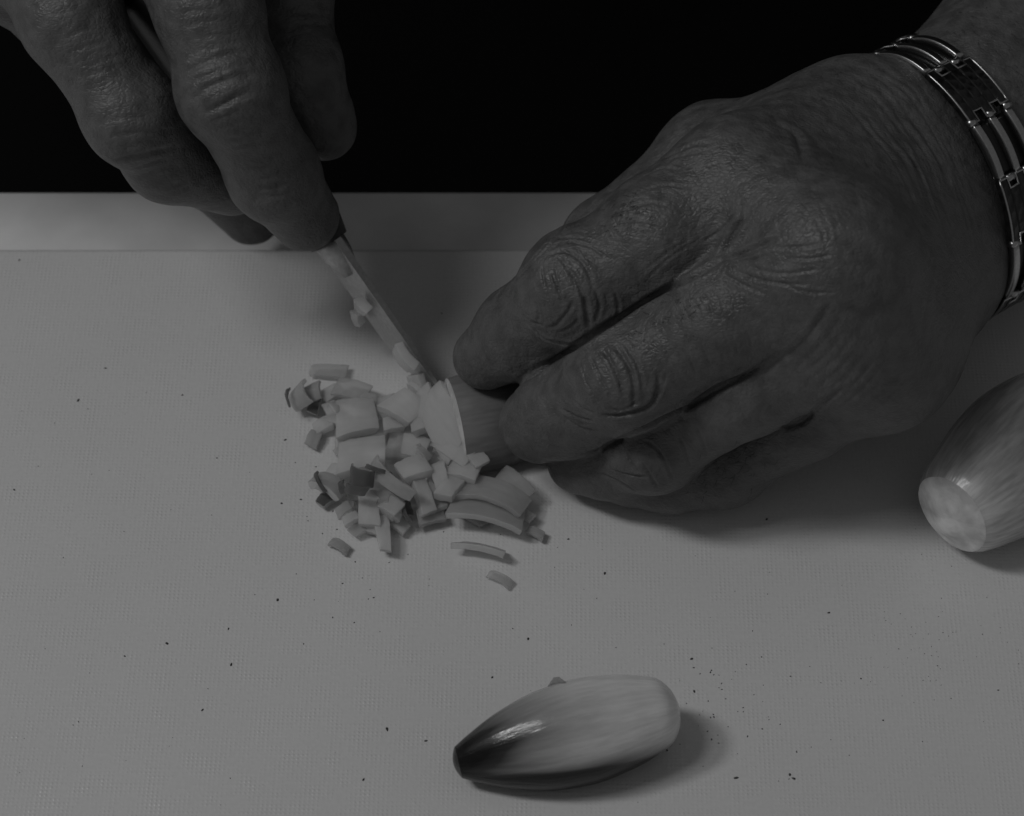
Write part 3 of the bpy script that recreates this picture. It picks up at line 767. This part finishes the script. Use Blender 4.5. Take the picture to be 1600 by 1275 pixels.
P_(706, 762, 40, 32, -60, .007, .0042, .5, 'p', tilt=.15)
P_(574, 796, 46, 34, 85, .005, .0042, .4, 'p')
P_(612, 796, 32, 30, 30, .006, .0048, .3, 'p', label='round pale bit at the front of the heap')
P_(636, 792, 24, 14, 70, .003, .0016, .9, 'd')
P_(672, 806, 40, 26, -12, .003, .0024, .4, 'k', label='grey wedge at the front right of the heap')
P_(544, 796, 26, 20, 95, .003, .0022, .6, 'g')
P_(762, 792, 128, 52, 16, .006, .0024, .9, 's', roll=-.25, label='broad striped plate of shallot at the right of the heap')
P_(772, 768, 110, 46, 20, .008, .0022, .9, 'g', roll=-.2, label='broad plate leaning on the striped plate by the fingers')
P_(735, 800, 60, 26, 28, .002, .0018, .7, 'k')
P_(756, 856, 90, 22, 12, .003, .0024, .5, 's', roll=-.8, label='thin ribbed strip lying apart in front of the heap')
P_(780, 902, 40, 12, 25, .001, .0012, 1.0, 'g', label='faint thin sliver lying nearest the front shallot')
P_(600, 838, 44, 24, 80, .004, .0036, .5, 'p'); P_(602, 852, 16, 10, 95, .002, .0012, .5, 'd')
P_(530, 850, 40, 14, 25, .002, .0014, 1.2, 'k', label='thin curved scrap at the lower left, apart from the heap')
P_(838, 832, 30, 16, 30, .002, .0018, .8, 'k', label='small dark tipped end at the far right of the heap')
P_(728, 732, 44, 34, 15, .008, .0036, .4, 'p', tilt=-.2); P_(745, 716, 30, 24, 50, .010, .0030, .4, 'p')
P_(800, 756, 60, 40, 40, .006, .0022, .6, 'g'); P_(815, 800, 40, 20, 35, .003, .0020, .5, 'g')
for (u, v, l_, w_, a_, z_, t_, m_) in [(530, 655, 34, 28, 40, .003, .003, 'p'), (585, 680, 40, 30, -20, .003, .003, 'g'), (645, 700, 40, 30, 15, .004, .003, 'p'), (518, 640, 30, 24, 65, .003, .003, 'p'),
        (572, 625, 36, 28, 10, .004, .003, 'g'), (505, 665, 32, 24, -25, .002, .003, 'p'), (536, 690, 40, 24, 80, .003, .003, 'g'), (660, 660, 40, 34, -15, .008, .004, 'p'), 
        (640, 755, 30, 22, 10, .003, .003, 'g'), (690, 785, 34, 22, -20, .003, .003, 'g'), (590, 820, 34, 26, 20, .003, .003, 'p'),
        (560, 826, 26, 20, -30, .002, .002, 'g'), (625, 822, 28, 20, 40, .002, .002, 'p'), (526, 735, 30, 20, 10, .003, .002, 'p'), (590, 740, 36, 26, 0, .003, .003, 'p'), (548, 775, 22, 14, 60, .002, .002, 'g'),
        (655, 605, 40, 28, 40, .009, .003, 'p'), (612, 660, 34, 22, -20, .006, .003, 'p'), (668, 724, 30, 22, 30, .004, .003, 'g')]:
    P_(u, v, l_, w_, a_, z_, t_, .4, m_, tilt=random.uniform(-.25, .25), roll=random.uniform(-.3, .3))
P_(690, 655, 98, 60, 56, .012, .0024, .12, 'p', roll=.75, label='large fresh slice leaning on the cut face beside the blade')
P_(668, 640, 80, 50, 58, .010, .0028, .2, 'p', roll=.6, label='second fresh slice leaning behind the blade at the cut face')
P_(716, 700, 70, 50, 40, .010, .0030, .2, 'p', roll=.5, label='short fresh slice at the lower end of the cut face')
for _ in range(26):
    u_ = random.gauss(600, 62); v_ = random.gauss(735, 55)
    P_(u_, v_, random.uniform(14, 26), random.uniform(12, 20), random.uniform(0, 180), random.uniform(.003, .008), random.uniform(.002, .0035), random.choice((.2, .6, 1.2)), random.choice('ppgs'), tilt=random.uniform(-.4, .4), roll=random.uniform(-.4, .4))
for q_ in ((590, 734, 60, 6, 18, .0135, 1.6, 'thin dark edge of skin along the top of the long arched strip'), (497, 752, 40, 6, 60, .0075, 1.2, 'dark hair thin rim beside the pale pointed wedge'),
           (533, 758, 26, 10, 80, .0090, 1.6, 'black curled sliver between the pale wedge and the long arched strip'), (632, 800, 30, 9, 65, .0060, 1.4, 'dark sliver under the round pale bit'), (448, 620, 34, 5, 80, .0070, 1.0, 'dark rim on the curled ring at far left')):
    P_(q_[0], q_[1], q_[2], q_[3], q_[4], q_[5], .0010, q_[6], 'x', roll=.6, label=q_[7])
def on_blade(t, q, size, label, rot, mat='p'):         # bits that cling to the blade
    p = KB+kx*KL*t+kd*.015*q-ky*.0
    side = 1 if ky@(CAM-p) > 0 else -1
    o = P_(800, 640, size[0], size[1], rot, .01, size[2], .35, mat, label=label)
    o.location = p+ky*side*(.001+size[2]*.5)
    fr = np.stack([kx, -kd*side if False else np.cross(ky*side, kx), ky*side], 1)
    o.rotation_euler = (Matrix(fr.tolist()) @ Matrix.Rotation(math.radians(rot), 3, 'Z')).to_euler()
on_blade(.33, .35, (26, 20, .0040), 'pale bit stuck high on the blade near the handle', 20)
on_blade(.37, .85, (24, 17, .0040), 'smaller pale bit stuck just under another on the blade', -30)
on_blade(.62, .2, (46, 26, .0034), 'long pale slice clinging to the lower blade', 8)
on_blade(.78, .3, (44, 28, .0034), 'pale slice clinging close to the knife tip', -12)

# every unnamed bit is told apart by the landmark piece nearest to it
MARKS = [(u, v, l_.split(' of the heap')[0].split(' lying')[0].split(' at ')[0].split(' near')[0].split(' in ')[0].split(' beside')[0].split(' under')[0].split(' over')[0]) for o, u, v, s_, m_, l_ in PIECES if l_ and u != 800 and m_ != 'x']
used = {}
for o, u, v, s_, m_, l_ in PIECES:
    if l_: continue
    shade = {'p': 'pale', 'g': 'grey', 's': 'rimmed', 'd': 'dark', 'k': 'dull'}[m_]
    for mu, mv, nm in sorted(MARKS, key=lambda q: math.hypot(q[0]-u, q[1]-v)):
        du, dv = u-mu, v-mv
        side = ('right of' if du > 0 else 'left of') if abs(du) > abs(dv) else ('in front of' if dv > 0 else 'behind')
        lab = shade+' bit just '+side+' the '+nm
        if lab not in used: break
    used[lab] = 1; o['label'] = lab

# ------------------------------------------------------------------ dark specks on the board
CV, CF = [], []
known = [(261, 1005), (434, 937), (357, 982), (361, 1038), (122, 625), (165, 575), (339, 715), (446, 687), (470, 780), (440, 786), (608, 523), (690, 489), (30, 406), (769, 1058), (1198, 811), (888, 842),
         (945, 896), (1081, 1029), (1110, 1050), (1085, 1080), (825, 998), (1380, 1125), (1560, 1078), (1234, 1210), (1240, 1216), (1042, 1172), (1150, 1215), (316, 1109), (568, 1218), (22, 765), (195, 1025), (605, 1139), (665, 1157), (1295, 957), (1345, 1060), (285, 617), (1024, 738)]
pts = [(u, v, random.uniform(.9, 1.5)) for u, v in known]
for _ in range(90): pts.append((random.uniform(20, 1590), 560+700*random.random()**.7, random.uniform(.25, .7)))
for _ in range(60): pts.append((random.gauss(1440, 80), random.gauss(1010, 40), random.uniform(.25, .55)))
for _ in range(50): pts.append((random.gauss(1130, 60), random.gauss(1110, 50), random.uniform(.4, .8)))
for _ in range(30): pts.append((random.gauss(540, 90), random.gauss(830, 60), random.uniform(.4, .9)))
for u, v, s in pts:
    p = W(u, v, .0001); r = .00024*s; el = random.uniform(1, 1.9); a = random.uniform(0, 3.14)
    vv = []
    for k in range(6):
        q = k*math.pi/3; rr = r*random.uniform(.7, 1.2); x, y = rr*el*math.cos(q), rr*math.sin(q)
        vv.append(p+np.array([x*math.cos(a)-y*math.sin(a), x*math.sin(a)+y*math.cos(a), -.00008]))
    vv.append(p+np.array([0, 0, r*.7]))
    CV, CF = join((CV, CF), (vv, [(k, (k+1) % 6, 6) for k in range(6)]))
sp_ = link('crumbs', mesh('crumbs', CV, CF), CRUMB, smooth=False)
tag(sp_, 'tiny dark specks and crumbs scattered over the white board', 'crumbs', kind='stuff')
